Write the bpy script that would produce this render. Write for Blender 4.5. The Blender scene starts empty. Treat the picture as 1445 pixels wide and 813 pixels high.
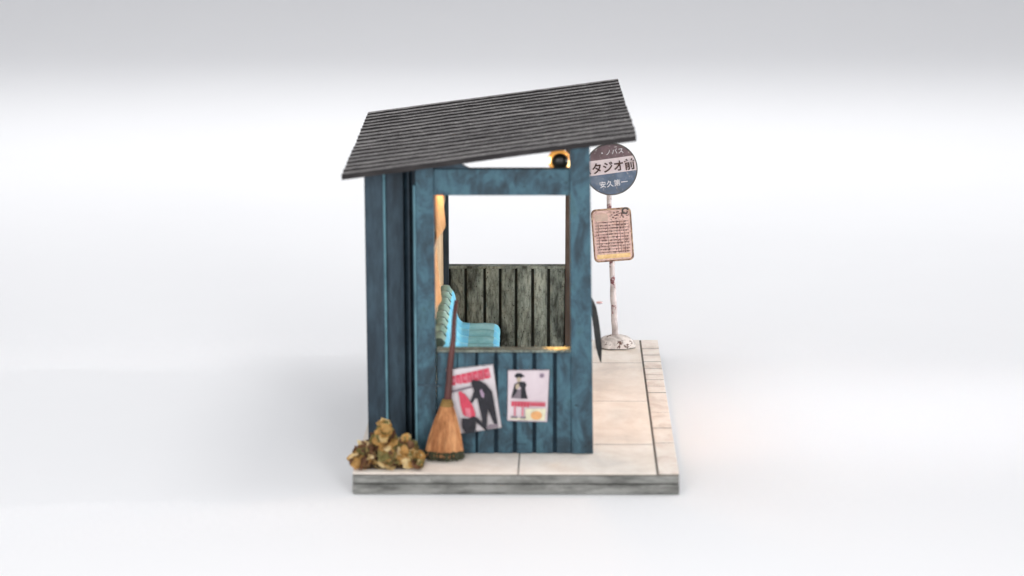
import bpy, bmesh, math, random
from mathutils import Vector, Matrix, noise
random.seed(7)
S = bpy.context.scene
COL = S.collection
R = math.radians

# ------------------------------------------------------------------ camera
FPX = 3000.0                      # focal length in photo pixels (photo 1445 x 813)
PITCH = R(13.6); YAW = R(0.33)
CAM = Vector((0.17, -28.55, 9.92))
F = Vector((-math.sin(YAW)*math.cos(PITCH), math.cos(YAW)*math.cos(PITCH), -math.sin(PITCH)))
RT = Vector((math.cos(YAW), math.sin(YAW), 0))
UP = RT.cross(F)
cd = bpy.data.cameras.new('camera'); cam = bpy.data.objects.new('camera', cd); COL.objects.link(cam)
cam.matrix_world = Matrix((( RT.x, UP.x, -F.x, CAM.x), (RT.y, UP.y, -F.y, CAM.y), (RT.z, UP.z, -F.z, CAM.z), (0,0,0,1)))
cd.sensor_width = 36; cd.lens = 36*FPX/1445; cd.clip_start = .5; cd.clip_end = 600
cd.dof.use_dof = True; cd.dof.focus_distance = 36.0; cd.dof.aperture_fstop = cd.lens/1000/.24
S.camera = cam

def ray(px, py): return (F + RT*((px-722.5)/FPX) - UP*((py-406.5)/FPX))
def D(px, py, Y):                 # point of the vertical plane y=Y seen at a photo pixel
    r = ray(px, py); return CAM + r*((Y-CAM.y)/r.y)
def G(px, py, z):
    r = ray(px, py); return CAM + r*((z-CAM.z)/r.z)

ZB = .32                          # top of the slab
Y1 = .86                          # near wall face
Y2 = 6.2                          # far wall

# ------------------------------------------------------------------ materials
def srgb(r, g, b):
    f = lambda c: (c/255/12.92) if c/255 <= .04045 else ((c/255+.055)/1.055)**2.4
    return (f(r), f(g), f(b), 1)
def mat(name, stops, scale=3, stretch=(1,1,1), rough=.7, bump=.2, detail=8, fine=None, spec=.3, dist=.4, bdist=.02, speck=None):
    """stops: [(pos, colour), ...] driven by noise; fine: (colour, amount, scale) extra streaks; speck: (colour, threshold, scale)"""
    m = bpy.data.materials.new(name); m.use_nodes = True
    nt = m.node_tree; n = nt.nodes; l = nt.links
    b = n['Principled BSDF']; b.inputs['Roughness'].default_value = rough; b.inputs['Specular IOR Level'].default_value = spec
    tc = n.new('ShaderNodeTexCoord'); mp = n.new('ShaderNodeMapping'); mp.inputs['Scale'].default_value = stretch
    l.new(tc.outputs['Object'], mp.inputs['Vector'])
    nz = n.new('ShaderNodeTexNoise'); nz.inputs['Scale'].default_value = scale; nz.inputs['Detail'].default_value = detail
    nz.inputs['Roughness'].default_value = .65; nz.inputs['Distortion'].default_value = dist
    l.new(mp.outputs[0], nz.inputs['Vector'])
    cr = n.new('ShaderNodeValToRGB'); e = cr.color_ramp.elements
    while len(e) > 1: e.remove(e[-1])
    e[0].position = stops[0][0]; e[0].color = stops[0][1]
    for p, c in stops[1:]:
        x = e.new(p); x.color = c
    l.new(nz.outputs['Fac'], cr.inputs['Fac'])
    out = cr.outputs['Color']; hs = nz.outputs['Fac']
    if fine:
        c, amt, sc, st = fine
        mp2 = n.new('ShaderNodeMapping'); mp2.inputs['Scale'].default_value = st; l.new(tc.outputs['Object'], mp2.inputs['Vector'])
        n2 = n.new('ShaderNodeTexNoise'); n2.inputs['Scale'].default_value = sc; n2.inputs['Detail'].default_value = 6; n2.inputs['Roughness'].default_value = .7
        l.new(mp2.outputs[0], n2.inputs['Vector'])
        mr = n.new('ShaderNodeMapRange'); mr.inputs[1].default_value = .45; mr.inputs[2].default_value = .72; mr.inputs[4].default_value = amt
        l.new(n2.outputs['Fac'], mr.inputs[0])
        mx = n.new('ShaderNodeMix'); mx.data_type = 'RGBA'; mx.inputs[7].default_value = c
        l.new(mr.outputs[0], mx.inputs[0]); l.new(out, mx.inputs[6]); out = mx.outputs[2]
        ad = n.new('ShaderNodeMath'); ad.operation = 'ADD'; l.new(n2.outputs['Fac'], ad.inputs[0]); l.new(hs, ad.inputs[1]); hs = ad.outputs[0]
    if speck:
        c, th, sc = speck
        n3 = n.new('ShaderNodeTexNoise'); n3.inputs['Scale'].default_value = sc; n3.inputs['Detail'].default_value = 5; n3.inputs['Roughness'].default_value = .75
        l.new(tc.outputs['Object'], n3.inputs['Vector'])
        mr = n.new('ShaderNodeMapRange'); mr.inputs[1].default_value = th; mr.inputs[2].default_value = th+.04
        l.new(n3.outputs['Fac'], mr.inputs[0])
        mx = n.new('ShaderNodeMix'); mx.data_type = 'RGBA'; mx.inputs[7].default_value = c
        l.new(mr.outputs[0], mx.inputs[0]); l.new(out, mx.inputs[6]); out = mx.outputs[2]
    l.new(out, b.inputs['Base Color'])
    if bump:
        bp = n.new('ShaderNodeBump'); bp.inputs['Strength'].default_value = bump; bp.inputs['Distance'].default_value = bdist
        l.new(hs, bp.inputs['Height']); l.new(bp.outputs[0], b.inputs['Normal'])
    return m
def flat(name, c, rough=.7, var=.12):
    d = tuple(x*(1-var) for x in c[:3])+(1,); u = tuple(min(1, x*(1+var)) for x in c[:3])+(1,)
    return mat(name, [(.35, d), (.65, u)], scale=9, rough=rough, bump=.05)

M = {}
M['teal'] = mat('teal_paint', [(.30, srgb(36,50,58)), (.42, srgb(48,70,82)), (.50, srgb(58,88,102)), (.58, srgb(68,104,118)), (.66, srgb(60,92,100)), (.75, srgb(88,122,132))],
    scale=2.6, stretch=(1.2,1.2,.7), rough=.55, bump=.25, fine=(srgb(34,46,54), .6, 4, (2,2,.8)), dist=.8, speck=(srgb(26,36,40), .62, 18))
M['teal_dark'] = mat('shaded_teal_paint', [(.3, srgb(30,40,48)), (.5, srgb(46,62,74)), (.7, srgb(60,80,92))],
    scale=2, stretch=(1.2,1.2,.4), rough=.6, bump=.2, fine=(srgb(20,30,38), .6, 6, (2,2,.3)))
M['teal_edge'] = mat('pale_teal_edge', [(.3, srgb(64,94,106)), (.55, srgb(96,136,148)), (.7, srgb(74,108,122))], scale=4, stretch=(1,1,.4), bump=.2)  # lighter teal than the boards
M['groove'] = mat('dark_groove', [(.3, srgb(18,30,40)), (.7, srgb(34,54,66))], scale=6, rough=.9)
M['grey'] = mat('weathered_grey_board', [(.36, srgb(62,66,62)), (.46, srgb(118,126,118)), (.6, srgb(158,167,156)), (.7, srgb(176,184,172))],
    scale=2.2, stretch=(1.4,1.4,.5), rough=.85, bump=.8, fine=(srgb(34,36,33), .9, 11, (2.4,2.4,.6)), bdist=.03, speck=(srgb(50,52,47), .59, 26))
M['greydark'] = mat('dark_gap', [(.3, srgb(34,36,34)), (.7, srgb(60,62,56))], scale=5, rough=.95)
M['brownwood'] = mat('brown_grey_wood', [(.3, srgb(50,42,38)), (.7, srgb(96,84,76))], scale=3, stretch=(1,1,.3), rough=.85, bump=.4)
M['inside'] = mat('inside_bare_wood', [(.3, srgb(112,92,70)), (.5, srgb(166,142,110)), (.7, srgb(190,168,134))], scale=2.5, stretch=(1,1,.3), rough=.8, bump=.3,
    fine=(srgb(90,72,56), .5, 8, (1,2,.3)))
M['roof'] = mat('weathered_roof_sheet', [(.36, srgb(90,88,88)), (.5, srgb(124,121,120)), (.62, srgb(158,154,152))],
    scale=3.2, stretch=(.3,2.6,1), rough=.8, bump=.25, fine=(srgb(60,57,58), .6, 6, (.35,3,1)), bdist=.03, speck=(srgb(214,210,206), .58, 22))
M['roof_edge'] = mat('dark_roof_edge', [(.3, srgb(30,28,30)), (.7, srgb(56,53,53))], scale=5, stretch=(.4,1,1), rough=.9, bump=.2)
M['paving'] = mat('pale_paving', [(.35, srgb(224,216,207)), (.5, srgb(240,230,219)), (.65, srgb(248,241,232))], scale=1.1, rough=.75, bump=.08,
    fine=(srgb(206,190,174), .35, 2.5, (1,1,1)))
M['kerb'] = mat('kerb_stone', [(.35, srgb(218,206,195)), (.5, srgb(238,229,219)), (.65, srgb(246,240,232))], scale=2.6, rough=.75, bump=.1,
    fine=(srgb(200,160,145), .3, 3, (1,1,1)))
M['joint'] = mat('paving_joint', [(.3, srgb(90,84,78)), (.7, srgb(130,122,112))], scale=6, rough=.9)
M['slab'] = mat('grey_slab_side', [(.3, srgb(110,110,107)), (.5, srgb(140,140,136)), (.7, srgb(152,152,148))], scale=1.4, stretch=(.7,1,2), rough=.85, bump=.2,
    fine=(srgb(50,50,46), 1.0, 1.7, (.6,1,2.6)), speck=(srgb(70,70,66), .62, 14), bdist=.02)
M['slab_gap'] = flat('slab_gap', srgb(50,50,46))
M['bench'] = mat('pale_green_bench_paint', [(.3, srgb(126,160,154)), (.5, srgb(172,204,196)), (.7, srgb(198,222,214))], scale=3, rough=.3, bump=.08, spec=.6)
M['benchblue'] = mat('blue_bench_paint', [(.3, srgb(120,215,255)), (.6, srgb(150,232,255))], scale=3, rough=.3, bump=.06, spec=.6)
M['benchseat'] = mat('cyan_bench_paint', [(.3, srgb(140,206,214)), (.5, srgb(172,228,234)), (.7, srgb(200,240,244))], scale=3, rough=.25, bump=.08, spec=.7, speck=(srgb(120,170,180), .64, 10))
M['crease'] = mat('shaded_bench_crease', [(.3, srgb(62,84,80)), (.7, srgb(104,132,126))], scale=6, rough=.6)  # shade on the near side of each bead, put into the colour
M['handle'] = mat('red_brown_handle', [(.3, srgb(66,38,36)), (.7, srgb(108,66,62))], scale=4, stretch=(1,1,.3), rough=.5, bump=.2)
M['bristle'] = mat('orange_straw', [(.3, srgb(130,80,46)), (.5, srgb(184,126,82)), (.7, srgb(206,154,106))], scale=5, stretch=(2,2,.25), rough=.8, bump=.7, bdist=.03,
    fine=(srgb(96,56,30), .6, 9, (3,3,.2)))
M['tie'] = mat('olive_twine', [(.3, srgb(96,84,44)), (.7, srgb(150,130,74))], scale=12, rough=.9)
M['tips'] = mat('dark_green_bristle_tips', [(.3, srgb(26,32,26)), (.7, srgb(66,66,44))], scale=12, rough=.8)
M['leaf'] = mat('dry_leaf_cream', [(.33, srgb(170,140,88)), (.45, srgb(228,202,144)), (.6, srgb(252,234,190))], scale=4, rough=.6, bump=.3, speck=(srgb(110,80,56), .62, 9))
M['leafochre'] = mat('dry_leaf_ochre', [(.33, srgb(150,116,60)), (.5, srgb(206,164,98)), (.65, srgb(230,192,126))], scale=4, rough=.6, bump=.3, speck=(srgb(100,66,44), .6, 9))
M['leafolive'] = mat('dry_leaf_olive', [(.33, srgb(92,86,48)), (.5, srgb(140,132,82)), (.65, srgb(176,166,110))], scale=4, rough=.7, bump=.3)
M['leafdark'] = mat('brown_leaf', [(.3, srgb(84,58,44)), (.5, srgb(128,92,68)), (.7, srgb(170,132,100))], scale=4, rough=.8, bump=.4)
M['leafshade'] = flat('leaf_gap_shade', srgb(70,54,38), var=.3)  # dark heap core, painted shade between the leaves
M['paper'] = mat('faded_poster_paper', [(.35, srgb(196,189,192)), (.65, srgb(214,207,210))], scale=2, rough=.7, bump=.05)
M['tanpaper'] = mat('lamplit_tan_paper', [(.35, srgb(206,158,106)), (.65, srgb(234,196,146))], scale=2, rough=.7, bump=.05)  # orange lamp glow on the sheets is put into the paper colour
M['paperpink'] = mat('pinkish_poster_paper', [(.35, srgb(198,184,190)), (.65, srgb(211,198,203))], scale=2, rough=.7, bump=.05)
M['red'] = flat('red_print', srgb(196,70,90)); M['pink'] = flat('pink_print', srgb(204,118,132)); M['ink'] = flat('black_print', srgb(40,40,46), var=.3)
M['inkgrey'] = flat('grey_print', srgb(120,110,118)); M['orange'] = flat('orange_print', srgb(214,160,108)); M['cream'] = flat('cream_print', srgb(212,208,182))
M['mauve'] = flat('mauve_print', srgb(150,130,150)); M['flesh'] = flat('beige_print', srgb(176,160,140))
M['pole'] = mat('chipped_cream_pole', [(.3, srgb(160,148,146)), (.6, srgb(212,202,200))], scale=4, rough=.6, bump=.3, speck=(srgb(120,74,78), .55, 3.2))
M['base'] = mat('chipped_white_iron', [(.38, srgb(168,158,152)), (.55, srgb(226,218,212))], scale=4, rough=.55, bump=.3, speck=(srgb(90,60,50), .56, 7))
M['baseband'] = mat('grey_iron_rim', [(.3, srgb(60,58,52)), (.7, srgb(130,126,112))], scale=8, rough=.7, bump=.3)
wear = (srgb(190,182,180), .60, 15)
M['s_brown'] = mat('sign_brown', [(.3, srgb(100,84,88)), (.7, srgb(136,114,118))], scale=6, rough=.5, bump=.15, speck=wear)
M['s_pink'] = mat('sign_pale_band', [(.3, srgb(222,206,210)), (.7, srgb(244,232,234))], scale=6, rough=.5, bump=.15, speck=(srgb(100,76,72), .66, 20))
M['s_blue'] = mat('sign_blue', [(.3, srgb(94,102,110)), (.5, srgb(100,118,142)), (.7, srgb(128,142,160))], scale=4, rough=.5, bump=.15, speck=wear)
M['s_rim'] = mat('sign_rim', [(.3, srgb(54,52,52)), (.7, srgb(120,116,110))], scale=10, rough=.5, bump=.3)
M['s_text'] = mat('sign_lettering', [(.3, srgb(62,44,42)), (.7, srgb(90,66,60))], scale=8, speck=(srgb(190,170,168), .68, 26))
M['s_white'] = flat('sign_white_lettering', srgb(236,236,240))
M['board'] = mat('rusty_timetable_plate', [(.35, srgb(212,180,168)), (.5, srgb(242,212,204)), (.65, srgb(226,190,184))], scale=6, rough=.6, bump=.3,
    fine=(srgb(150,108,96), .7, 12, (1,1,1)), speck=(srgb(84,62,56), .62, 24))
M['b_rim'] = mat('rusty_rim', [(.35, srgb(96,72,62)), (.5, srgb(150,120,100)), (.62, srgb(206,178,150))], scale=12, rough=.7, bump=.4)
M['b_yellow'] = mat('faded_yellow_strip', [(.3, srgb(220,180,120)), (.6, srgb(250,220,164))], scale=9, rough=.6, speck=(srgb(120,84,60), .62, 18))
M['b_ink'] = flat('faded_brown_ink', srgb(112,84,80), var=.3); M['b_pale'] = flat('pale_label', srgb(214,190,176))
M['blackmetal'] = mat('black_lamp_metal', [(.3, srgb(10,12,10)), (.7, srgb(34,32,28))], scale=6, rough=.35, bump=.1, spec=.5)
M['tin'] = mat('dark_tin', [(.3, srgb(30,36,40)), (.7, srgb(62,64,66))], scale=5, rough=.6, bump=.3)
M['redknob'] = flat('dull_red', srgb(176,146,148))

def emis(name, c, s):
    m = bpy.data.materials.new(name); m.use_nodes = True; b = m.node_tree.nodes['Principled BSDF']
    b.inputs['Base Color'].default_value = c; b.inputs['Emission Color'].default_value = c; b.inputs['Emission Strength'].default_value = s
    b.inputs['Roughness'].default_value = .3
    return m
M['glow'] = emis('amber_glass_glow', (.95, .44, .10, 1), .5)
M['glowhot'] = emis('lit_filament', (1, .72, .34, 1), 3.5)

# ------------------------------------------------------------------ builders
def tag(o, label=None, cat=None, group=None, kind=None):
    for k, v in (('label', label), ('category', cat), ('group', group), ('kind', kind)):
        if v: o[k] = v
    return o
def root(name, loc, label, cat, **k):
    o = bpy.data.objects.new(name, None); COL.objects.link(o); o.location = loc; o.empty_display_size = .2
    return tag(o, label, cat, **k)
def world_loc(o):
    v = Vector((0,0,0))
    while o: v += o.location; o = o.parent
    return v
def obj(name, bm, mats, parent=None, bevel=0, smooth=False):
    """bm holds world coordinates"""
    if bevel:
        es = [e for e in bm.edges if len(e.link_faces) == 2 and e.calc_face_angle(0) > .6]
        bmesh.ops.bevel(bm, geom=es, offset=bevel, segments=2, affect='EDGES', profile=.6)
    off = world_loc(parent) if parent else Vector((0,0,0))
    bmesh.ops.translate(bm, verts=bm.verts, vec=-off)
    me = bpy.data.meshes.new(name); bm.to_mesh(me); bm.free()
    for m in (mats if isinstance(mats, (list, tuple)) else [mats]): me.materials.append(m if not isinstance(m, str) else M[m])
    if smooth:
        for p in me.polygons: p.use_smooth = True
    o = bpy.data.objects.new(name, me); COL.objects.link(o); o.parent = parent
    return o
def hexa(bm, a, b, mi=0):
    """a, b: lists of 4 points, front and back"""
    va = [bm.verts.new(p) for p in a]; vb = [bm.verts.new(p) for p in b]
    n = len(va)
    fs = [bm.faces.new(va[::-1]), bm.faces.new(vb)]
    for i in range(n): fs.append(bm.faces.new((va[i], va[(i+1)%n], vb[(i+1)%n], vb[i])))
    for f in fs: f.material_index = mi
    return fs
def box(bm, x0, x1, y0, y1, z0, z1, mi=0, jit=0):
    j = lambda: random.uniform(-jit, jit)
    a = [Vector((x, y0, z)) for x, z in ((x0,z0),(x1,z0),(x1,z1),(x0,z1))]
    b = [Vector((x, y1, z)) for x, z in ((x0,z0),(x1,z0),(x1,z1),(x0,z1))]
    for v in a+b: v += Vector((j(), j(), j()))
    return hexa(bm, a, b, mi)
def pxp(bm, pts, Ya, Yb, mi=0):
    """prism whose outline on plane y=Ya is a list of photo pixels; extruded straight back to Yb"""
    a = [D(px, py, Ya) for px, py in pts]
    b = [Vector((v.x, Yb, v.z)) for v in a]
    return hexa(bm, a, b, mi)
def recalc(bm): bmesh.ops.recalc_face_normals(bm, faces=bm.faces)
def sub(bm, cuts=3):
    bmesh.ops.subdivide_edges(bm, edges=bm.edges, cuts=cuts, use_grid_fill=True)
def tube(bm, pts, radii, seg=16, mi=0, cap=True):
    rings = []
    for i, p in enumerate(pts):
        p = Vector(p); d = (Vector(pts[min(i+1, len(pts)-1)]) - Vector(pts[max(i-1, 0)])).normalized()
        u = d.cross(Vector((0,1,0) if abs(d.y) < .9 else (1,0,0))).normalized(); w = d.cross(u)
        r = radii[i] if isinstance(radii, (list, tuple)) else radii
        rings.append([bm.verts.new(p + (u*math.cos(t)+w*math.sin(t))*r) for t in [2*math.pi*k/seg for k in range(seg)]])
    for a, b in zip(rings, rings[1:]):
        for k in range(seg):
            f = bm.faces.new((a[k], a[(k+1)%seg], b[(k+1)%seg], b[k])); f.material_index = mi
    if cap:
        for rr in (rings[0], rings[-1]):
            f = bm.faces.new(rr); f.material_index = mi
    recalc(bm)

# ------------------------------------------------------------------ setting: white sweep
def make_sweep():
    bm = bmesh.new()
    prof = [(-60, 0), (-20, 0), (10, 0), (47, 0)]
    Rr = 22
    for i in range(1, 25):
        a = R(90)*i/24; prof.append((47+Rr*math.sin(a), Rr*(1-math.cos(a))))
    prof.append((69, 90))
    rows = [[bm.verts.new((x, y, z)) for x in (-90, 90)] for y, z in prof]
    for a, b in zip(rows, rows[1:]): bm.faces.new((a[0], a[1], b[1], b[0]))
    m = mat('white_sweep', [(.3, (.862,.862,.872,1)), (.7, (.89,.89,.898,1))], scale=.05, rough=.6, bump=0, spec=.2)
    o = obj('ground', bm, [m], None, smooth=True); o['kind'] = 'structure'; o['label'] = 'seamless white studio sweep under and behind the model'
make_sweep()

# ------------------------------------------------------------------ slab with paving
SK = .0185
slab = root('pavement_base', (0, 3.5, 0), 'pale paved display base with a grey layered edge under the bus shelter', 'base')
def skew(bm):
    for v in bm.verts: v.co.x += SK*(v.co.y)
XL = D(497, 668, 0).x; XR = D(959, 668, 0).x; YF = G(928, 479.5, ZB).y
KX = D(928.5, 667, 0).x
bm = bmesh.new()
box(bm, XL, XR, 0, YF, 0.012, .155); skew(bm); recalc(bm); obj('lower_layer', bm, 'slab', slab, bevel=.012)
bm = bmesh.new(); box(bm, XL+.03, XR-.03, .03, YF-.03, .14, .185); skew(bm); recalc(bm); obj('layer_gap', bm, 'slab_gap', slab)
bm = bmesh.new(); box(bm, XL+.003, XR-.003, -.006, YF-.004, .172, ZB-.035); skew(bm); recalc(bm); obj('upper_layer', bm, 'slab', slab, bevel=.01)
bm = bmesh.new(); box(bm, XL+.012, XR-.012, .012, YF-.014, ZB-.036, ZB-.018); skew(bm); recalc(bm); obj('joint_bed', bm, 'joint', slab)
# paving tiles
rows = [0.004] + [G(850, p, ZB).y for p in (645, 566, 512)] + [YF-.006]
rows = [0.004, 1.35, G(850,566,ZB).y, G(850,512,ZB).y, YF-.006]
cols_ = [XL+.004, D(731, 667, 0).x, KX-.012]
gp = .012
bm = bmesh.new()
for i in range(len(rows)-1):
    cs = [XL+.004, cols_[1], KX-.012] if i % 2 == 0 else [XL+.004, -1.2, 1.1-.0, KX-.012]
    if i % 2: cs = [XL+.004, -.6, KX-.012]
    for a, b in zip(cs, cs[1:]):
        dz = random.uniform(-.002, .002)
        box(bm, a+(gp if a != cs[0] else 0), b-gp*.6, rows[i]+(gp if i else 0), rows[i+1]-(gp if i < len(rows)-2 else 0), ZB-.017, ZB+dz)
skew(bm); recalc(bm); o = obj('paving', bm, 'paving', slab, bevel=.005)
ks = [0.003] + [G(940, p, ZB).y for p in (625, 604, 582, 554, 545, 536, 529, 520, 510.5, 501, 492)] + [YF-.006]
for a, b in zip(ks, ks[1:]):
    bm = bmesh.new(); t = random.uniform(-.004, .003)
    box(bm, KX+.014, XR-.003+t, a+.016, b-.012, ZB-.017, ZB+.002+random.uniform(-.003, .004)); skew(bm); recalc(bm)
    obj('kerb_stone', bm, 'kerb', slab, bevel=.006)

bm = bmesh.new()
for y in ks[1:-1]: box(bm, KX+.010, XR-.006, y-.022, y+.018, ZB-.017, ZB-.0025)
for y in rows[1:-1]: box(bm, XL+.006, KX-.014, y-.018, y+.018, ZB-.0165, ZB-.003)
box(bm, KX-.014, KX+.018, .006, YF-.008, ZB-.0175, ZB-.006)
skew(bm); recalc(bm); obj('paving_joint', bm, 'joint', slab)
# ------------------------------------------------------------------ bus shelter
sh = root('bus_shelter', (0, 3.4, ZB), 'small weathered teal wooden bus shelter with open windows and a slanting grey roof', 'bus shelter')
def zat(py, Y, px=722): return D(px, py, Y).z
zsill = zat(497, Y1); ztop = zat(239, Y1); zbeam = zat(276, Y1)
# roof plane first (front edge y=YRf)
YRf = .42
A = D(482, 254, YRf); B = D(898, 199, YRf)
def solveY(px, py, z): return G(px, py, z).y
YA = solveY(520, 163, A.z); YB = solveY(871, 115, B.z)
print('roof', A, B, YA, YB, 'x back', G(520,163,A.z).x, G(871,115,B.z).x, 'slab', XL, XR, YF)
YRb = (YA+YB)/2
slope = (B.z-A.z)/(B.x-A.x)
def roofz(x): return A.z + slope*(x-A.x)       # underside at front
# corrugated sheet
def make_roof():
    bm = bmesh.new()
    per = .315; th = .05; nx = 90
    nk = round((YRb-YRf)/per); per = (YRb-YRf)/nk
    xa = A.x; xb = B.x; xba = G(520,163,A.z).x; xbb = G(871,115,B.z).x
    top = []; bot = []; step = .029; kinds = []
    for k in range(nk):
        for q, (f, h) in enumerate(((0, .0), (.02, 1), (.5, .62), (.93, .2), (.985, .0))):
            t = (k+f)/nk; y = YRf+(YRb-YRf)*t
            x0 = xa+(xba-xa)*t; x1 = xb+(xbb-xb)*t
            ex0 = .022*noise.noise(Vector((k*3.3, 1, 0))); ex1 = .022*noise.noise(Vector((k*2.7, 9, 0)))
            if k == 0: ex0 = ex1 = 0
            rt, rb = [], []
            for i in range(nx+1):
                s = i/nx; x = (x0+ex0)+(x1+ex1-x0-ex0)*s
                zz = roofz(x) + .02*noise.noise(Vector((x*.4, y*.5, 4)))
                w = h*step*(1+.3*noise.noise(Vector((x*1.1, k*5.1, 2)))+.3*noise.noise(Vector((x*6.5, k*7.7, 3)))) - (.0 if h else .02)
                rt.append(bm.verts.new((x, y + .008*noise.noise(Vector((x*1.6, k*3.1, 7))), zz+th+w)))
                rb.append(bm.verts.new((x, y, zz)))
            top.append(rt); bot.append(rb); kinds.append(1 if q in (0, 4) else 0)  # riser and gap faces coloured dark, painted shade between the courses
    ny = len(top)-1
    for j in range(ny):
        for i in range(nx):
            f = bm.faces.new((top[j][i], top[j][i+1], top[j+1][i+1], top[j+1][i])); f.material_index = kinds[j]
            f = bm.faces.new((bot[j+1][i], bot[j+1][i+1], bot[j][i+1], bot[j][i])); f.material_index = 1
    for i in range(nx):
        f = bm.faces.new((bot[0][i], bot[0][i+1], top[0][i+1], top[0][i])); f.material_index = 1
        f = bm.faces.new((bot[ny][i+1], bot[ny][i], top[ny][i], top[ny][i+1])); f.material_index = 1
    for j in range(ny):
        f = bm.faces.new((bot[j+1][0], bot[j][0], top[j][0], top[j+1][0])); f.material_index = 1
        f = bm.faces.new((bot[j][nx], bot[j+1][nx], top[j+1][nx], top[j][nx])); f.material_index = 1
    recalc(bm)
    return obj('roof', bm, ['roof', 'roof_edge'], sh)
roof = make_roof()
# rafters under the roof, running with the slope
for y in (Y1+1.4, Y1+2.9, Y1+4.2):
    bm = bmesh.new(); x0, x1 = D(560, 300, Y1).x, D(828, 300, Y1).x
    hexa(bm, [Vector((x0,y,roofz(x0)-.11)), Vector((x1,y,roofz(x1)-.11)), Vector((x1,y,roofz(x1)-.003)), Vector((x0,y,roofz(x0)-.003))],
             [Vector((x0,y+.12,roofz(x0)-.11)), Vector((x1,y+.12,roofz(x1)-.11)), Vector((x1,y+.12,roofz(x1)-.003)), Vector((x0,y+.12,roofz(x0)-.003))])
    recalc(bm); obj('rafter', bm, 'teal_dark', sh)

def post(name, pts, Ya, Yb, m='teal', bev=.012):
    bm = bmesh.new(); pxp(bm, pts, Ya, Yb); recalc(bm); return obj(name, bm, m, sh, bevel=bev)
def ztop_px(px, Y, d=.004):    # pixel row of the roof underside at plane Y above pixel column px (approx., by bisection)
    lo, hi = 100, 400
    for _ in range(40):
        mid = (lo+hi)/2; p = D(px, mid, Y)
        if p.z > roofz(p.x)-d: lo = mid
        else: hi = mid
    return hi
# near wall: corner posts, beam, sill, boards
pxt = lambda x: (x, ztop_px(x, Y1))
post('corner_post', [(590, 641), (616, 641), (611.5, 240), pxt(611), pxt(586), (586, 240)], Y1, Y1+.2)
post('corner_post', [(806.5, 640.5), (837, 640.5), (833, 240), pxt(832), pxt(804), (804, 240)], Y1, Y1+.24)
post('top_beam', [(612, 276), (803.8, 276), (803.8, 239), (612, 239)], Y1+.02, Y1+.18)
# small wedge of boarding between beam and roof on the low side
post('gable_board', [(612, 238.5), (664, 238.5), (640, ztop_px(640, Y1)), (612, ztop_px(612, Y1))], Y1+.04, Y1+.12, 'teal_dark')
post('window_sill', [(616, 497.5), (806, 497.5), (806, 494.5), (616, 494.5)], Y1-.006, Y1+.2, 'grey')
# boards below the sill
gx = [617, 645.5, 672, 700, 726.5, 754, 783, 806]
bm = bmesh.new(); pxp(bm, [(616, 640), (806.4, 640), (806.4, 498), (616, 498)], Y1+.075, Y1+.12); recalc(bm); obj('backing_board', bm, 'groove', sh)
for i in range(len(gx)-1):
    bm = bmesh.new(); w = 2.6 if i > 1 else 1.0
    if i == len(gx)-2: e = 0
    else: e = w if i else .5
    s = 0 if i == 0 else (w if i > 1 else .5)
    jy = random.uniform(-.006, .006)
    pxp(bm, [(gx[i]+s, 640), (gx[i+1]-e, 640), (gx[i+1]-e, 498), (gx[i]+s, 498)], Y1+.024+jy, Y1+.074); recalc(bm)
    obj('wall_board', bm, 'teal', sh, bevel=.012)
# small seam strip and metal edge on the left post
bm = bmesh.new(); pxp(bm, [(586.6, 640.5), (589.8, 640.8), (585.8, 262), (582.8, 262)], Y1-.006, Y1+.16); recalc(bm); obj('corner_trim', bm, 'teal_edge', sh, bevel=.005)
bm = bmesh.new(); pxp(bm, [(589, 544.5), (622, 546), (622, 543.2), (589, 541.8)], Y1-.008, Y1+.004); recalc(bm); obj('joint_strip', bm, 'teal_dark', sh)

# far wall with dark grey boards and its own opening
def P2(px, py): return D(px, py, Y2)
fz = P2(700, 375).z
def far(name, x0, x1, z0, z1, ya, yb, m, bev=.01):
    bm = bmesh.new(); box(bm, x0, x1, ya, yb, z0, z1); recalc(bm); return obj(name, bm, m, sh, bevel=bev)
xf = lambda px: P2(px, 400).x
far('backing_board', xf(622), xf(806), ZB+.002, fz-.03, Y2+.06, Y2+.12, 'greydark', 0)
fx = [634, 657.5, 684, 706, 728.5, 752, 774.5, 799]
for i in range(len(fx)-1):
    w = 1.7
    bm = bmesh.new(); x0, x1 = xf(fx[i]+w), xf(fx[i+1]-w-.6); zt = fz-.045
    box(bm, x0, x1, Y2-.02+random.uniform(-.01, .01), Y2+.058, ZB+.002, zt, jit=.004); recalc(bm)
    obj('wall_board', bm, 'grey', sh, bevel=.018)
far('window_sill', xf(622), xf(801), fz-.043, fz, Y2-.05, Y2+.14, 'grey')
far('corner_post', xf(797.5), xf(822), ZB+.002, roofz(xf(822))-.006, Y2-.06, Y2+.16, 'brownwood')
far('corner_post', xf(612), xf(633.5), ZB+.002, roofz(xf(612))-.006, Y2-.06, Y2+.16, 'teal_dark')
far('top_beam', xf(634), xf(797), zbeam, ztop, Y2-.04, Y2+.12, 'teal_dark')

# long wall at the back (left), bare boards inside
xi = D(611.5, 400, Y1).x; 
ya, yb = Y1+.21, Y2-.07
nb = 13
for i in range(nb):
    a = ya+(yb-ya)*i/nb; b = ya+(yb-ya)*(i+1)/nb
    bm = bmesh.new(); x = xi-.06+random.uniform(-.008, .004)
    box(bm, x-.08, x, a+.006, b-.006, ZB+.002, roofz(x)-.02); recalc(bm)
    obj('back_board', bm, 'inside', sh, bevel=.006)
far('back_batten', xi-.055, xi-.02, zat(385, Y1), zat(372, Y1), ya, yb, 'inside', .006)
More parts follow.
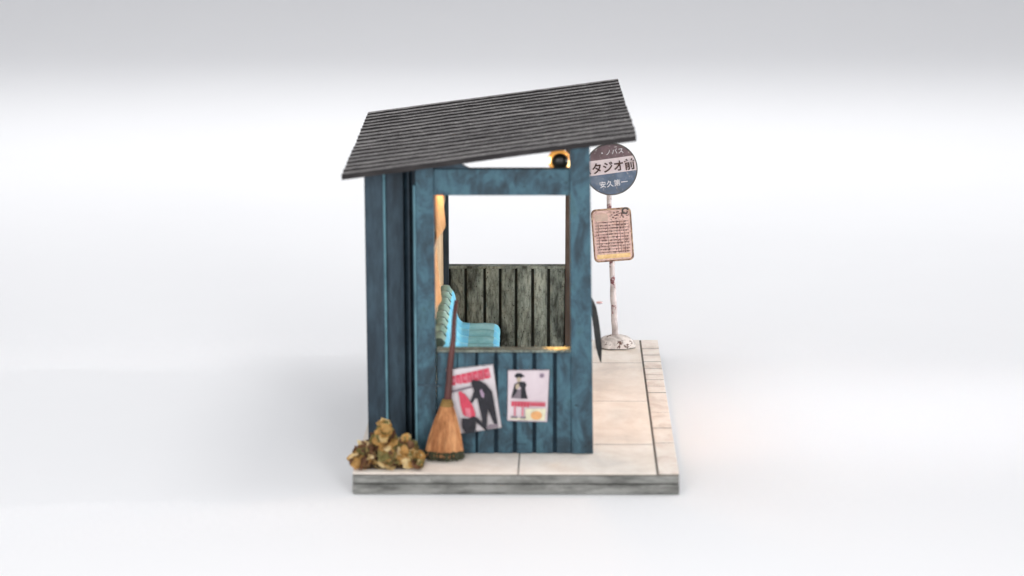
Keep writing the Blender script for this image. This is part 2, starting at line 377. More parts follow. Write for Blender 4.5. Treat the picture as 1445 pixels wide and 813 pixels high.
# beam over the open front (right)
far('front_beam', D(812, 300, Y1).x, D(829, 300, Y1).x, zbeam+.02, ztop-.01, Y1+.25, Y2-.07, 'teal', .01)
# boarded store at the back of the shelter, facing the camera: set back
ys = 1.5
def storep(name, x0, x1, yoff, yb_, m, top=None, bev=.01):
    a, b = D(x0, 450, ys).x, D(x1, 450, ys).x
    bm = bmesh.new(); 
    aa = [Vector((a, ys+yoff, ZB+.002)), Vector((b, ys+yoff, ZB+.002)), Vector((b, ys+yoff, roofz(b)-.01)), Vector((a, ys+yoff, roofz(a)-.01))]
    bb = [Vector((v.x, yb_, v.z)) for v in aa]
    hexa(bm, aa, bb); recalc(bm); return obj(name, bm, m, sh, bevel=bev)
storep('store_wall', 521, 590, .09, 5.6, 'groove', bev=0)
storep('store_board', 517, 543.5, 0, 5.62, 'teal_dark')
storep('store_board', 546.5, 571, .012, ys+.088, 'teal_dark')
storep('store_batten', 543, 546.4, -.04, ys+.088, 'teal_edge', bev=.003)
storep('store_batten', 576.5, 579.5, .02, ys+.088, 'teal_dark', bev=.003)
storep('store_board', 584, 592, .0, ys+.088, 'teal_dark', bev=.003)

# ------------------------------------------------------------------ bench inside
def make_bench():
    zs = 1.13; ye0, ye1 = 1.95, 5.35
    xb = -1.0
    b = root('bench', (-.6, 3.6, ZB), 'pale green and blue ribbed bench along the back wall inside the shelter', 'bench')
    zt = zs+.55; xe = D(703, 458, 5.2).x
    prof = [(-.13, .47), (-.155, .53), (-.11, .575), (-.045, .565), (-.0, .50), (.03, .36), (.065, .2), (.12, .07), (.2, .015), (.34, 0), (.52, .005), (.66, .0), (.735, -.03), (.76, -.09), (.75, -.2)]
    sx = (xe-xb)/.76
    bm = bmesh.new(); per = (ye1-ye0)/8; nseg = 8*14
    rows_ = []
    # catmull resample of the profile
    P = [Vector((xb+x*sx, 0, zs+z)) for x, z in prof]; Q = []
    for i in range(len(P)-1):
        p0, p1, p2, p3 = P[max(i-1,0)], P[i], P[i+1], P[min(i+2, len(P)-1)]
        for k in range(3):
            t = k/3
            Q.append(.5*((2*p1)+(-p0+p2)*t+(2*p0-5*p1+4*p2-p3)*t*t+(-p0+3*p1-3*p2+p3)*t**3))
    Q.append(P[-1])
    for j in range(nseg+1):
        y = ye0+(ye1-ye0)*j/nseg
        ph = (y-ye0)/per % 1
        bul = abs(math.sin(math.pi*ph))**.7
        r = []
        for i, q in enumerate(Q):
            tn = (Q[min(i+1, len(Q)-1)]-Q[max(i-1, 0)]).normalized(); nr = Vector((-tn.z, 0, tn.x))
            if nr.z < 0 and i > 20: nr = -nr
            nr = Vector((tn.z*-1, 0, tn.x))
            amp = .2 if i < 9 else (.12 if i < 15 else (.03 if i < 24 else .07))
            r.append(bm.verts.new(Vector((q.x, y, q.z + (bul-.6)*.17*max(0, 1-i/13))) + nr*(bul-.5)*amp*(.8 if i < 15 else 1)))
        rows_.append(r)
    for a, c in zip(rows_, rows_[1:]):
        jj = rows_.index(a) % 14
        for i in range(len(Q)-1):
            f = bm.faces.new((a[i], c[i], c[i+1], a[i+1]))
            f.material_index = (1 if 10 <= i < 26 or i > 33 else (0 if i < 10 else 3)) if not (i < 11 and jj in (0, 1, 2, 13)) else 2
    bmesh.ops.solidify(bm, geom=bm.faces[:], thickness=.05); recalc(bm)
    obj('seat_shell', bm, ['bench', 'benchblue', 'crease', 'benchseat'], b, smooth=True)
    for y in (ye0+.3, 3.6, ye1-.3):
        bm = bmesh.new(); box(bm, xb+.15*sx, xb+.2*sx, y-.05, y+.05, ZB+.003, zs-.03); recalc(bm); obj('leg', bm, 'benchblue', b, bevel=.01)
        bm = bmesh.new(); box(bm, xb+.62*sx, xb+.67*sx, y-.05, y+.05, ZB+.003, zs-.06); recalc(bm); obj('leg', bm, 'benchblue', b, bevel=.01)
make_bench()

# ------------------------------------------------------------------ posters on the near wall
def poster(name, corners, items, label, paper, Y=Y1+.006, curl=.0):
    """corners: TL, TR, BR, BL in photo pixels on plane y=Y; items: list of (material, [(u,v)...]) with u right, v down"""
    TL, TR, BR, BL = [D(px, py, Y) for px, py in corners]
    def uv(u, v): return (TL*(1-u)+TR*u)*(1-v)+(BL*(1-u)+BR*u)*v
    c = uv(.5, .5); r = root(name, c, label, 'poster', group=None)
    def wave(u, v): return .012*math.sin(u*5+v*3)*v - curl*max(0, v-.75)**2*3 - curl*max(0, u-.8)**2*2
    bm = bmesh.new(); n = 10
    g = [[bm.verts.new(uv(i/n, j/n)+Vector((0, wave(i/n, j/n), 0))) for i in range(n+1)] for j in range(n+1)]
    for j in range(n):
        for i in range(n): bm.faces.new((g[j][i], g[j+1][i], g[j+1][i+1], g[j][i+1]))
    bmesh.ops.solidify(bm, geom=bm.faces[:], thickness=.008); recalc(bm)
    obj('paper', bm, paper, r)
    mats = []; bm = bmesh.new(); items = [(paper, [(.015,.015), (.015,.985), (.985,.985), (.985,.015)])] + items
    for k, (m, poly) in enumerate(items):
        if m not in mats: mats.append(m)
        vs = []
        for (u, v) in poly: vs.append(bm.verts.new(uv(u, v)+Vector((0, wave(u, v)-.014-.002*k, 0))))
        f = bm.faces.new(vs); f.material_index = mats.index(m)
    bmesh.ops.triangulate(bm, faces=bm.faces[:])
    obj('picture', bm, mats, r)
    return r
def ell(cx, cy, rx, ry, n=14, rot=0):
    return [(cx+rx*math.cos(t)*math.cos(rot)-ry*math.sin(t)*math.sin(rot), cy+rx*math.cos(t)*math.sin(rot)+ry*math.sin(t)*math.cos(rot)) for t in [2*math.pi*k/n for k in range(n)]]
def rc(a, b, c, d): return [(a, b), (a, d), (c, d), (c, b)]
it = [('mauve', [(.03,.36),(.20,.36),(.24,.62),(.30,.74),(.12,.74),(.05,.6)])]
x = .07
rnd = random.Random(3)
it.append(('pink', [(.05,.12),(.9,.045),(.92,.20),(.05,.275)]))
for k in range(7):        # faded red block lettering (illegible in the photo)
    w = .085; y0 = .11-.075*(x-.05); 
    it.append(('red', rc(x, y0, x+w*.28, y0+.145))); it.append(('red', rc(x+.01, y0+.0, x+w, y0+.045)))
    if k % 2: it.append(('red', rc(x+w*.66, y0+.02, x+w*.95, y0+.15)))
    else: it.append(('red', rc(x+.01, y0+.10, x+w, y0+.145)))
    x += .12
it += [('inkgrey', [(.03,.315),(.52,.275),(.52,.31),(.03,.355)]),
 # seated figure in red
 ('red', [(.19,.40),(.24,.37),(.30,.38),(.36,.45),(.40,.52),(.44,.58),(.47,.70),(.45,.78),(.36,.76),(.25,.73),(.20,.70),(.18,.55)]),
 ('pink', [(.27,.60),(.38,.62),(.37,.76),(.26,.73)]),
 ('red', ell(.225,.385,.045,.045)),
 ('ink', [(.16,.75),(.30,.77),(.42,.74),(.46,.80),(.44,.90),(.40,.99),(.18,.985),(.14,.88)]),
 ('ink', [(.42,.74),(.50,.77),(.66,.93),(.70,.99),(.63,.975),(.46,.84)]),
 # bent figure in a dark coat
 ('ink', ell(.545,.245,.055,.055)),
 ('ink', [(.50,.25),(.56,.20),(.68,.21),(.80,.28),(.90,.40),(.91,.52),(.86,.60),(.87,.74),(.92,.86),(.93,.93),(.86,.93),(.82,.84),(.76,.66),(.70,.68),(.69,.82),(.67,.94),(.58,.94),(.60,.80),(.58,.62),(.57,.48),(.52,.47),(.44,.545),(.40,.52),(.47,.43),(.52,.36)]),
 ('mauve', [(.64,.36),(.69,.34),(.73,.42),(.71,.48),(.66,.46)]),
 ('inkgrey', [(.66,.93),(.75,.90),(.93,.91),(.94,.96),(.70,.97)])]
poster('poster', [(629, 521), (696, 513.5), (708, 603.5), (646, 612)], it,
    'crooked white poster with a red title and a bent figure in dark coat', 'paper', curl=.06)
it = [('ink', ell(.27,.11,.10,.055)), ('ink', rc(.17,.10,.40,.135)), ('flesh', ell(.27,.185,.05,.05)),
 ('ink', [(.22,.24),(.33,.22),(.42,.23),(.46,.29),(.43,.34),(.46,.46),(.50,.55),(.32,.555),(.32,.34)]),
 ('inkgrey', [(.20,.40),(.33,.36),(.33,.555),(.10,.55),(.14,.46)]), ('ink', [(.17,.27),(.24,.24),(.24,.40),(.18,.48),(.09,.55),(.12,.45),(.18,.38)]),
 ('flesh', [(.19,.29),(.27,.25),(.29,.34),(.20,.37)]),
 ('mauve', ell(.82,.105,.06,.045)), ('inkgrey', ell(.82,.105,.035,.025)),
 ('cream', [(.45,.74),(.95,.73),(.93,.96),(.08,.96),(.08,.93),(.45,.92)]),
 ('pink', rc(.10,.605,.93,.69)),
 ('pink', rc(.17,.71,.21,.88)), ('pink', rc(.36,.71,.40,.88)), ('inkgrey', rc(.10,.89,.25,.93)), ('inkgrey', rc(.33,.89,.46,.93)),
 ('orange', ell(.72,.86,.14,.085))]
for k in range(6): it.append(('red', rc(.11+.075*k, .60, .155+.075*k, .70)))
for k in range(7): it.append(('red', rc(.58+.05*k, .625, .61+.05*k, .675)))
poster('poster', [(716.5, 522), (775.5, 521.5), (772.5, 596), (715.5, 593.5)], it,
    'small pale pink poster with a figure in a black hat and dress', 'paperpink', curl=.02)
# curled sheets on the inside of the back wall
def sheet(y0, y1, z0, z1, bow, label):
    r = root('notice_sheet', (xi, (y0+y1)/2, (z0+z1)/2), label, 'paper notice', group='notices on the back wall inside')
    bm = bmesh.new(); n = 14
    g = []
    for j in range(n+1):
        v = j/n; row = []
        for i in range(n+1):
            u = i/n
            row.append(bm.verts.new((xi-.045+bow*math.sin(math.pi*u)*(.5+.5*v)+.03*math.sin(u*9+v*4)*.4+.05*v*v, y0+(y1-y0)*u, z1+(z0-z1)*v)))
        g.append(row)
    for j in range(n):
        for i in range(n): bm.faces.new((g[j][i], g[j+1][i], g[j+1][i+1], g[j][i+1]))
    bmesh.ops.solidify(bm, geom=bm.faces[:], thickness=.006); recalc(bm)
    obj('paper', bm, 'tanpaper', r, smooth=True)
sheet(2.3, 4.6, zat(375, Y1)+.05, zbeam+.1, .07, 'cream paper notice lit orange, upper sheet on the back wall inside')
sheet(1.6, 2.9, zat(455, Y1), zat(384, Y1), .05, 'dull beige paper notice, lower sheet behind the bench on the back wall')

# ------------------------------------------------------------------ lamp
L = D(789, 228, 1.25)
lp = root('wall_lamp', L, 'round black lamp with a glowing amber ring above the window beam', 'lamp')
bm = bmesh.new(); tube(bm, [L+Vector((0,y,0)) for y in (-.03, .0, .14, .2)], [.12, .155, .16, .11], 28); obj('glass_shade', bm, 'glow', lp, smooth=True)
bm = bmesh.new(); tube(bm, [L+Vector((.012,y,.005)) for y in (-.10, -.085, -.05, -.028)], [.04, .09, .118, .122], 28); obj('end_cap', bm, 'blackmetal', lp, smooth=True)
for s, zz in ((-1, .02), (1, -.03)):
    bm = bmesh.new(); bmesh.ops.create_uvsphere(bm, u_segments=14, v_segments=10, radius=.034, matrix=Matrix.Translation(L+Vector((s*.134, -.012, zz)))@Matrix.Diagonal((.75,.6,1.5,1)))
    obj('bulb', bm, 'glowhot', lp, smooth=True)
bm = bmesh.new(); tube(bm, [L+Vector((0,.08,.15)), L+Vector((0,.08,.21)), Vector((L.x, L.y+.08, roofz(L.x)-.004))], .03, 12); obj('stem', bm, 'blackmetal', lp, smooth=True)
bm = bmesh.new(); tube(bm, [L+Vector((-.12,.0,-.10)), L+Vector((-.10,.02,-.145)), L+Vector((0,.03,-.17)), L+Vector((.10,.02,-.145)), L+Vector((.12,.0,-.1))], .016, 8); obj('guard', bm, 'blackmetal', lp, smooth=True)
def lamp(name, kind, loc, rot=None, energy=100, size=1, color=(1,1,1), sy=None):
    d = bpy.data.lights.new(name, kind); d.energy = energy; d.color = color
    if kind == 'AREA':
        d.size = size
        if sy: d.shape = 'RECTANGLE'; d.size_y = sy
    elif kind == 'POINT': d.shadow_soft_size = size
    o = bpy.data.objects.new(name, d); COL.objects.link(o); o.location = loc
    if rot is not None: o.rotation_euler = (Vector(rot)-Vector(loc)).to_track_quat('-Z', 'Y').to_euler()
    return o
lamp('lamp_glow', 'POINT', L+Vector((-.05, .45, -.12)), energy=62, size=.1, color=(1,.52,.2))
o = lamp('lamp_fill_spot', 'SPOT', L+Vector((-.12, .3, -.1)), (xi, 3.2, L.z-.35), energy=1500, color=(1,.58,.26)); o.data.spot_size = R(44); o.data.spot_blend = .8; o.data.shadow_soft_size = .1  # added spot, boosts the lamp's warm light on the back wall
o = lamp('lamp_fill_spot', 'SPOT', L+Vector((.05, .35, -.1)), D(786, 497, Y1+.17), energy=2600, color=(1,.5,.15)); o.data.spot_size = R(9); o.data.spot_blend = .9; o.data.shadow_soft_size = .05  # added narrow spot, warms the right end of the sill

# ------------------------------------------------------------------ broom
def make_broom():
    base = G(627, 648, ZB); base = Vector((base.x, Y1-.24, ZB))
    top = D(644, 424, Y1+.06); neck = D(631, 566, Y1-.13)
    r = root('broom', base, 'straw broom with a red-brown handle leaning beside the crooked poster', 'broom')
    bm = bmesh.new(); n = 10
    pts = [neck.lerp(top, i/n)+Vector((.006*math.sin(i*1.3), 0, 0)) for i in range(n+1)]
    pts[0] = neck+Vector((0,0,-.12))
    tube(bm, pts, [.055, .052, .048, .046, .044, .041, .038, .035, .032, .03, .028], 12); obj('handle', bm, 'handle', r, smooth=True)
    # bristle bundle: flared body plus straws
    z0 = ZB+.09; H = neck.z-z0
    cx0 = D(626.5, 640, Y1-.24).x
    bm = bmesh.new()
    lev = 16; seg = 40; rings = []
    for j in range(lev+1):
        t = j/lev
        c = Vector((neck.x+(cx0-neck.x)*t, neck.y+(base.y-neck.y)*t, neck.z+.03-(H+.03)*t))
        wx = .055+.235*t**.85*(1-.12*t*t); wy = .045+.12*t**.8
        ring = []
        for k in range(seg):
            a = 2*math.pi*k/seg
            cr = 1+.07*noise.noise(Vector((math.cos(a)*3, math.sin(a)*3, t*1.5)))*(.4+t)+.035*math.sin(k*math.pi)*1+.03*((k%3)-1)*t
            ring.append(bm.verts.new(c+Vector((wx*cr*math.cos(a), wy*cr*math.sin(a), .03*noise.noise(Vector((a*3, 0, 2)))*t))))
        rings.append(ring)
    for a, b in zip(rings, rings[1:]):
        for k in range(seg): bm.faces.new((a[k], a[(k+1)%seg], b[(k+1)%seg], b[k]))
    bm.faces.new(rings[0]); bm.faces.new(rings[-1])
    rnd = random.Random(5)
    for k in range(150):
        a = rnd.uniform(0, 2*math.pi); ra = rnd.uniform(.86, 1.08); t0 = rnd.uniform(.0, .25)
        def at(t): return Vector((neck.x+(cx0-neck.x)*t+(.055+.235*t**.85*(1-.12*t*t))*ra*math.cos(a), neck.y+(base.y-neck.y)*t+(.045+.12*t**.8)*ra*math.sin(a), neck.z-H*t))
        tube(bm, [at(t0), at(t0+.35), at(.7), at(rnd.uniform(.93, 1.03))], [.006, .009, .009, .005], 5)
    recalc(bm); obj('bristles', bm, 'bristle', r)
    bm = bmesh.new()
    for k in range(420):
        a = rnd.uniform(0, 2*math.pi); ra = math.sqrt(rnd.uniform(.1, 1.2))
        p = Vector((cx0+.25*ra*math.cos(a), base.y+.15*ra*math.sin(a), z0+.075*(1-.5*ra*ra)+.02)); q = p+Vector((rnd.uniform(-.02,.03), rnd.uniform(-.02,.02), -.115))
        tube(bm, [p, q], [.022, .016], 5)
    recalc(bm); obj('bristle_tips', bm, 'tips', r)
    bm = bmesh.new()
    for dz in (.015, -.02, -.055):
        c = neck+Vector((-(.03-dz)*.03, 0, dz))
        pts = [c+Vector(((.07-dz*.35)*math.cos(t), (.06-dz*.3)*math.sin(t), 0)) for t in [2*math.pi*k/18 for k in range(19)]]
        tube(bm, pts, .014, 6)
    obj('binding', bm, 'tie', r)
make_broom()

# ------------------------------------------------------------------ heap of leaves
def make_leaves():
    c = G(547, 650, ZB); c = Vector((c.x, .42, ZB))
    bm = bmesh.new(); rnd = random.Random(31)
    def leaf(p, s, nrm, spin, cup, mi):
        nrm = nrm.normalized(); u = nrm.orthogonal().normalized(); u = Matrix.Rotation(spin, 3, nrm) @ u; w = nrm.cross(u)
        pts = [(-.95,0),(-.78,.42),(-.45,.62),(-.15,.74),(.15,.66),(.45,.6),(.7,.36),(1.0,0),(.7,-.36),(.45,-.6),(.15,-.66),(-.15,-.74),(-.45,-.62),(-.78,-.42)]
        cv = bm.verts.new(p); mid = []; out = []
        for a, b in pts:
            q = p+(u*a*.5+w*b*.5)*s+nrm*cup*s*(.22*(a*a+b*b))*.6
            mid.append(bm.verts.new(q))
        for a, b in pts:
            q = p+(u*a+w*b)*s*(1-.25*abs(cup))+nrm*(cup*s*(a*a+b*b)*.75+rnd.uniform(-.22,.22)*s)
            out.append(bm.verts.new(q))
        n = len(pts)
        for k in range(n):
            f = bm.faces.new((cv, mid[k], mid[(k+1)%n])); f.material_index = mi
            f = bm.faces.new((mid[k], out[k], out[(k+1)%n], mid[(k+1)%n])); f.material_index = mi
    # flat dark leaves at the foot
    for k in range(34):
        a = rnd.uniform(0, 2*math.pi); r = rnd.uniform(.1, 1)**.6
        leaf(c+Vector((.43*r*math.cos(a), .24*r*math.sin(a), rnd.uniform(.02,.05))), rnd.uniform(.07,.11), Vector((rnd.uniform(-.3,.3), rnd.uniform(-.3,.3), 1)), rnd.uniform(0,6), rnd.uniform(-.2,.3), 1)
    # crumpled leaves piled: a low body with a peak left of the middle
    core = []
    nx_, ny_ = 26, 14
    def hh(x, y): return (.2*max(0, 1-(abs(x)/.5)**2.4) + .38*math.exp(-((x+.04)/.11)**2) + .14*math.exp(-((x-.27)/.1)**2))*max(0, 1-(y/.27)**2)
    for j in range(ny_+1):
        row = []
        for i in range(nx_+1):
            x = -.5+i/nx_; y = (-.27+.54*j/ny_)*math.sqrt(max(0, 1-(2*i/nx_-1)**4))
            row.append(bm.verts.new(c+Vector((x, y, max(.01, hh(x, y)*.82+.05*noise.noise(Vector((x*9, y*9, 1))))))))
        core.append(row)
    for j in range(ny_):
        for i in range(nx_):
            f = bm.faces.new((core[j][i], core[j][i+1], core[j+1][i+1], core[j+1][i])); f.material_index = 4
    for k in range(210):
        x = rnd.uniform(-.47, .47); y = rnd.uniform(-.26, .2)
        h = .22*max(0, 1-(abs(x)/.52)**2.6) + .44*math.exp(-((x+.04)/.12)**2) + .20*math.exp(-((x-.27)/.09)**2) + .07*math.exp(-((x+.33)/.08)**2)
        h *= max(0, 1-(y/.3)**2)
        z = h*rnd.uniform(.6, 1.0)
        nrm = Vector((x*1.6+rnd.uniform(-.8,.8), -.9+rnd.uniform(-.6,.6), .7+rnd.uniform(-.4,.6)))
        leaf(c+Vector((x, y, .04+z)), rnd.uniform(.06, .15), nrm, rnd.uniform(0,6), rnd.choice((-1,1))*rnd.uniform(.25,.75), (1 if x < -.1 else 3) if rnd.random() < .2 else rnd.choice((0,0,2,2,1,3) if abs(x+.03) > .12 else (2,0,3,2,1)))
    for k in range(70):
        a = R(rnd.uniform(170, 370)); r = rnd.uniform(.9, 1.04)
        leaf(c+Vector((.47*r*math.cos(a), .25*r*math.sin(a), rnd.uniform(.03,.13))), rnd.uniform(.05,.10), Vector((math.cos(a)+rnd.uniform(-.6,.6), -.7+rnd.uniform(-.6,.4), .9)), rnd.uniform(0,6), rnd.choice((-1,1))*rnd.uniform(.4,.9), rnd.choice((0,0,1,2,2)))
    bmesh.ops.solidify(bm, geom=bm.faces[:], thickness=.008); recalc(bm)
    for v in bm.verts: v.co.z = max(v.co.z, ZB+.006)
    o = obj('leaf_heap', bm, ['leaf', 'leafdark', 'leafochre', 'leafolive', 'leafshade'])
    tag(o, 'heap of crumpled ochre dry leaves on the left corner of the base', 'leaf heap', kind='stuff')
make_leaves()

# ------------------------------------------------------------------ bus stop sign
def make_stop():
    Ys = 6.78
    foot = D(869, 481, Ys); foot.z = ZB
    r = root('bus_stop_sign', foot, 'bus stop sign with a round banded disc on a chipped white foot', 'bus stop sign')
    # foot: squat octagonal cone
    bm = bmesh.new(); R0 = .375
    lv = [(R0*.97, .0), (R0*1.0, .04), (R0*.93, .07), (R0*.86, .115), (R0*.70, .165), (R0*.48, .205), (R0*.26, .228), (.05, .235)]
    rings = []
    for k, (rr, z) in enumerate(lv):
        rings.append([bm.verts.new(foot+Vector((rr*math.cos(R(22.5+45*q)), .62*rr*math.sin(R(22.5+45*q)), z+.003))) for q in range(8)])
    for k, (a, b) in enumerate(zip(rings, rings[1:])):
        for q in range(8):
            f = bm.faces.new((a[q], a[(q+1)%8], b[(q+1)%8], b[q])); f.material_index = 1 if k < 1 else 0
    bm.faces.new(rings[0][::-1]); bm.faces.new(rings[-1]); recalc(bm); obj('foot', bm, ['base', 'baseband'], r, bevel=.012)
    a = D(868, 474, Ys); b = D(858.5, 262, Ys)
    bm = bmesh.new(); n = 20
    tube(bm, [a.lerp(b, i/n)+Vector((.004*math.sin(i*2.1), .0, 0)) for i in range(n+1)], [.054 if i < 7 else .046 if i < 13 else .041 for i in range(n+1)], 14)
    bm2 = bm; obj('pole', bm2, 'pole', r, smooth=True)
    # timetable plate with rounded corners
    Yp = Ys-.09
    c = D(864.3, 331.5, Yp); hw = .332; hh = .452; rot = R(4.6)
    ux = Vector((math.cos(rot), 0, math.sin(rot))); uz = Vector((-math.sin(rot), 0, math.cos(rot)))
    def rr(w, h, rad, n=6):
        o = []
        for cx, cy, a0 in ((w-rad, h-rad, 0), (-w+rad, h-rad, 90), (-w+rad, -h+rad, 180), (w-rad, -h+rad, 270)):
            for k in range(n+1): t = R(a0+90*k/n); o.append((cx+rad*math.cos(t), cy+rad*math.sin(t)))
        return o
    def plate(bm, poly, c, y0, y1, mi=0, ux=ux, uz=uz):
        A_ = [c+ux*x+uz*z+Vector((0, y0, 0)) for x, z in poly]; B_ = [c+ux*x+uz*z+Vector((0, y1, 0)) for x, z in poly]
        hexa(bm, A_, B_, mi)
    bm = bmesh.new(); plate(bm, rr(hw, hh, .08), c, 0, .03); recalc(bm); tt = obj('timetable_plate', bm, 'board', r)
    bm = bmesh.new()
    o_, i_ = rr(hw+.008, hh+.008, .085), rr(hw-.018, hh-.018, .07)
    for k in range(len(o_)):
        k2 = (k+1) % len(o_); q = [o_[k], o_[k2], i_[k2], i_[k]]
        plate(bm, q, c, -.012+random.uniform(-.004,.004), .008)
    recalc(bm); obj('rim', bm, 'b_rim', tt)
    bm = bmesh.new()
    rnd = random.Random(2)
    yy = -.006
    plate(bm, [(-hw+.045,-hh+.05),(hw-.05,-hh+.05),(hw-.05,-hh+.12),(-hw+.045,-hh+.12)], c, yy, .004, 1)
    plate(bm, [(-hw+.05,hh-.2),(-.06,hh-.2),(-.06,hh-.08),(-hw+.05,hh-.08)], c, yy, .004, 2)
    for z in [hh-.23-.052*k for k in range(12)]:
        if z > -hh+.15: plate(bm, [(-hw+.05, z),(hw-.05, z),(hw-.05, z+.006),(-hw+.05, z+.006)], c, yy, .004, 0)
    for x in (-hw+.1, -.08, .08, .13, .2): plate(bm, [(x, -hh+.15),(x+.006, -hh+.15),(x+.006, hh-.22),(x, hh-.22)], c, yy-.001, .004, 0)
    for k in range(240):      # tiny illegible figures of the timetable
        x = rnd.uniform(-hw+.06, hw-.07); z = hh-.215-.052*rnd.randint(0, 11)
        if z < -hh+.16: continue
        w = rnd.uniform(.006, .02); h = rnd.uniform(.01, .026)
        plate(bm, [(x, z-h-.004),(x+w, z-h-.004),(x+w, z-.004),(x, z-.004)], c, yy-.002, .004, 0)
    for k in range(30):
        x = rnd.uniform(-.04, hw-.06); z = rnd.uniform(hh-.19, hh-.06); w = rnd.uniform(.012, .035)
        plate(bm, [(x, z),(x+w, z),(x+w, z+.012),(x, z+.012)], c, yy-.002, .004, 0)
    recalc(bm); obj('print', bm, ['b_ink', 'b_yellow', 'b_pale'], tt)
    bm = bmesh.new(); k = c+ux*.245+uz*.405
    tube(bm, [k+Vector((.05*math.cos(t), -.03, .045*math.sin(t))) for t in [2*math.pi*q/14*.8+.4 for q in range(15)]], .014, 6)
    obj('clip', bm, 's_rim', tt)
    # round disc
    c = D(862.5, 239.0, Yp); RD = .437; rot = R(8)
    ux = Vector((math.cos(rot), 0, math.sin(rot))); uz = Vector((-math.sin(rot), 0, math.cos(rot)))
    bm = bmesh.new(); cuts = [-1, -.16, .42, 1]
    for k in range(3):
        z0, z1 = cuts[k]*RD, cuts[k+1]*RD; poly = []
        n = 24
        a0, a1 = math.asin(cuts[k]), math.asin(cuts[k+1])
        right = [(RD*math.cos(a0+(a1-a0)*i/n), RD*math.sin(a0+(a1-a0)*i/n)) for i in range(n+1)]
        left = [(-x, z) for x, z in right[::-1]]
        poly = right+left
        # remove duplicates at poles
        q = []
        for p in poly:
            if not q or (abs(p[0]-q[-1][0])+abs(p[1]-q[-1][1])) > 1e-5: q.append(p)
        if abs(q[0][0]-q[-1][0])+abs(q[0][1]-q[-1][1]) < 1e-5: q.pop()
        plate(bm, q, c, 0, .035, k, ux, uz)
    recalc(bm); ds = obj('disc', bm, ['s_blue', 's_pink', 's_brown'], r)
    bm = bmesh.new(); n = 64
    for k in range(n):
        a, b = 2*math.pi*k/n, 2*math.pi*(k+1)/n; ro, ri = RD+.008, RD-.010
        plate(bm, [(ro*math.cos(a), ro*math.sin(a)), (ro*math.cos(b), ro*math.sin(b)), (ri*math.cos(b), ri*math.sin(b)), (ri*math.cos(a), ri*math.sin(a))], c, -.006+random.uniform(-.003,.003), .041, 0, ux, uz)
    recalc(bm); obj('rim', bm, 's_rim', ds)
    def text(body, x, z, size, m, thick=.0, sp=1.0, name='lettering', sxx=1):
        cu = bpy.data.curves.new('lettering', 'FONT'); cu.body = body; cu.size = size; cu.align_x = 'LEFT'; cu.offset = thick; cu.extrude = .003
        cu.space_character = sp
        t = bpy.data.objects.new('tmp', cu); COL.objects.link(t); bpy.context.view_layer.update()
        me = bpy.data.meshes.new_from_object(t.evaluated_get(bpy.context.evaluated_depsgraph_get()))
        bpy.data.objects.remove(t); bpy.data.curves.remove(cu)
        bm = bmesh.new(); bm.from_mesh(me); bpy.data.meshes.remove(me)
        for v in bm.verts:
            X, Z, Yy = v.co.x*sxx, v.co.y, v.co.z
            v.co = c+ux*(x+X)+uz*(z+Z)+Vector((0, -.006-Yy, 0))
        bmesh.ops.bisect_plane(bm, geom=bm.verts[:]+bm.edges[:]+bm.faces[:], plane_co=c-ux*.405, plane_no=-ux, clear_outer=True)
        bmesh.ops.bisect_plane(bm, geom=bm.verts[:]+bm.edges[:]+bm.faces[:], plane_co=c+ux*.418, plane_no=ux, clear_outer=True)
        recalc(bm); obj(name, bm, m, ds)
    text('スタジオ前', -.512, -.03, .2, 's_text', .004, sxx=.92)
    text('安久第一', -.235, -.285, .118, 's_white', .001, sp=1.08)
    text('・ノバス', -.17, .255, .105, 's_white', .0, sp=1.0)
make_stop()

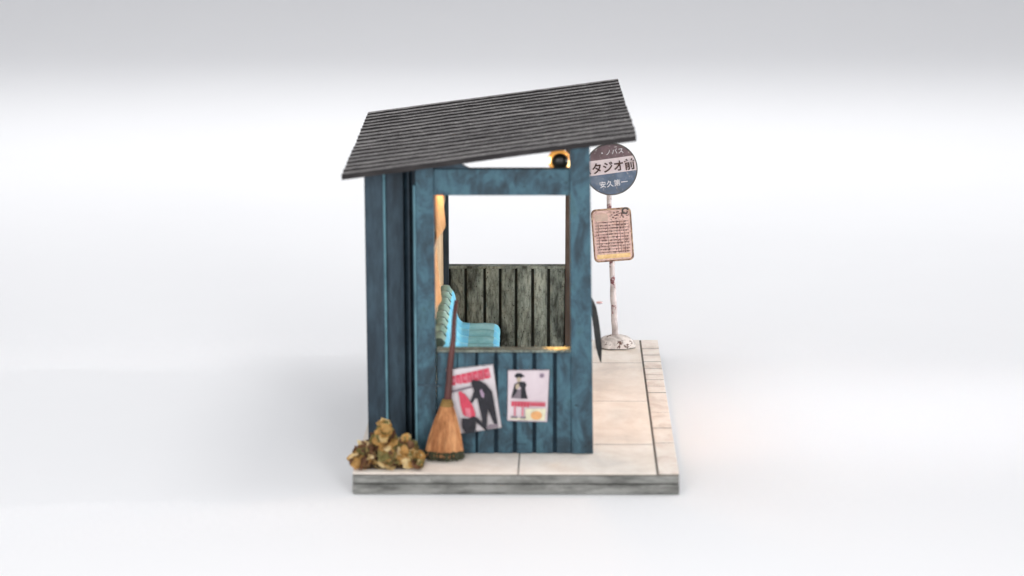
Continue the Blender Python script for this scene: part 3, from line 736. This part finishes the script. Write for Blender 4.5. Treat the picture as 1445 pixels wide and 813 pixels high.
# ------------------------------------------------------------------ curved tin plate on the front of the right corner post
def make_plate():
    y = 2.3
    pts = [(833, 420), (838, 427), (842, 437), (845, 452), (847.5, 470), (849.5, 490), (848.5, 512)]
    inn = [(833, 430), (834, 440), (836, 452), (838, 468), (840, 484), (842.5, 497), (846.5, 510)]
    r = root('hanging_plate', D(838, 460, y), 'thin dark bowed tin plate seen edge-on against the right corner post', 'plate')
    bm = bmesh.new()
    o_ = [D(px, py, y) for px, py in pts]; i_ = [D(px, py, y) for px, py in inn]
    for k in range(len(pts)-1):
        a = [o_[k], o_[k+1], i_[k+1], i_[k]]
        hexa(bm, a, [v+Vector((0, .16, 0)) for v in a])
    bmesh.ops.remove_doubles(bm, verts=bm.verts, dist=1e-4); recalc(bm)
    obj('sheet', bm, 'tin', r)
    bm = bmesh.new(); p = D(842, 430, y)+Vector((0, .12, 0)); tube(bm, [p, p+Vector((.05,0,.0)), p+Vector((.09,0,.003))], [.014, .02, .014], 10); obj('knob', bm, 'redknob', r, smooth=True)
make_plate()

# ------------------------------------------------------------------ lights and world
w = bpy.data.worlds.new('World'); S.world = w; w.use_nodes = True
nt = w.node_tree; bg = nt.nodes['Background']
tc = nt.nodes.new('ShaderNodeTexCoord'); sx = nt.nodes.new('ShaderNodeSeparateXYZ'); cr = nt.nodes.new('ShaderNodeValToRGB')
nt.links.new(tc.outputs['Generated'], sx.inputs[0]); nt.links.new(sx.outputs['Z'], cr.inputs[0]); nt.links.new(cr.outputs[0], bg.inputs[0])
e = cr.color_ramp.elements; e[0].position = 0; e[0].color = (.27,.28,.31,1); e[1].position = .8; e[1].color = (.97,.975,1,1)
bg.inputs[1].default_value = .81
lamp('overhead_softbox', 'AREA', (-7.2, 3, 25), (0, 4, 0), 760, 6.5, (1,.995,.99))
lamp('overhead_softbox', 'AREA', (7.4, 3, 25), (0, 4, 0), 780, 6.5, (1,.995,.99))
o = lamp('lamp_fill_spot', 'SPOT', L+Vector((.1, .6, -.3)), (2.2, 3.2, 0), energy=190, color=(1,.55,.25)); o.data.spot_size = R(60); o.data.spot_blend = 1; o.data.shadow_soft_size = .25  # added spot, warms the pavement on the open side
o = lamp('side_fill', 'AREA', (42, 5.5, 5.2), (0, 3.6, 2.2), 190, 2.2, (1,1,1)); o.data.spread = R(14)  # added narrow fill out of view, brightens the bench and interior
o = lamp('rear_softbox', 'AREA', (0, 29, 28), (0, 29, 0), 2700, 56, (1,1,1), sy=12); o.data.spread = R(100)
lamp('front_softbox', 'AREA', (-9, -25, 9), (0, 2, 2), 2700, 7, (1,1,1))
lamp('front_softbox', 'AREA', (9, -25, 9), (0, 2, 2), 2700, 7, (1,1,1))
S.view_settings.view_transform = 'Standard'; S.view_settings.look = 'None'; S.view_settings.exposure = 0
S.render.engine = 'CYCLES'
S.cycles.max_bounces = 8; S.cycles.diffuse_bounces = 4
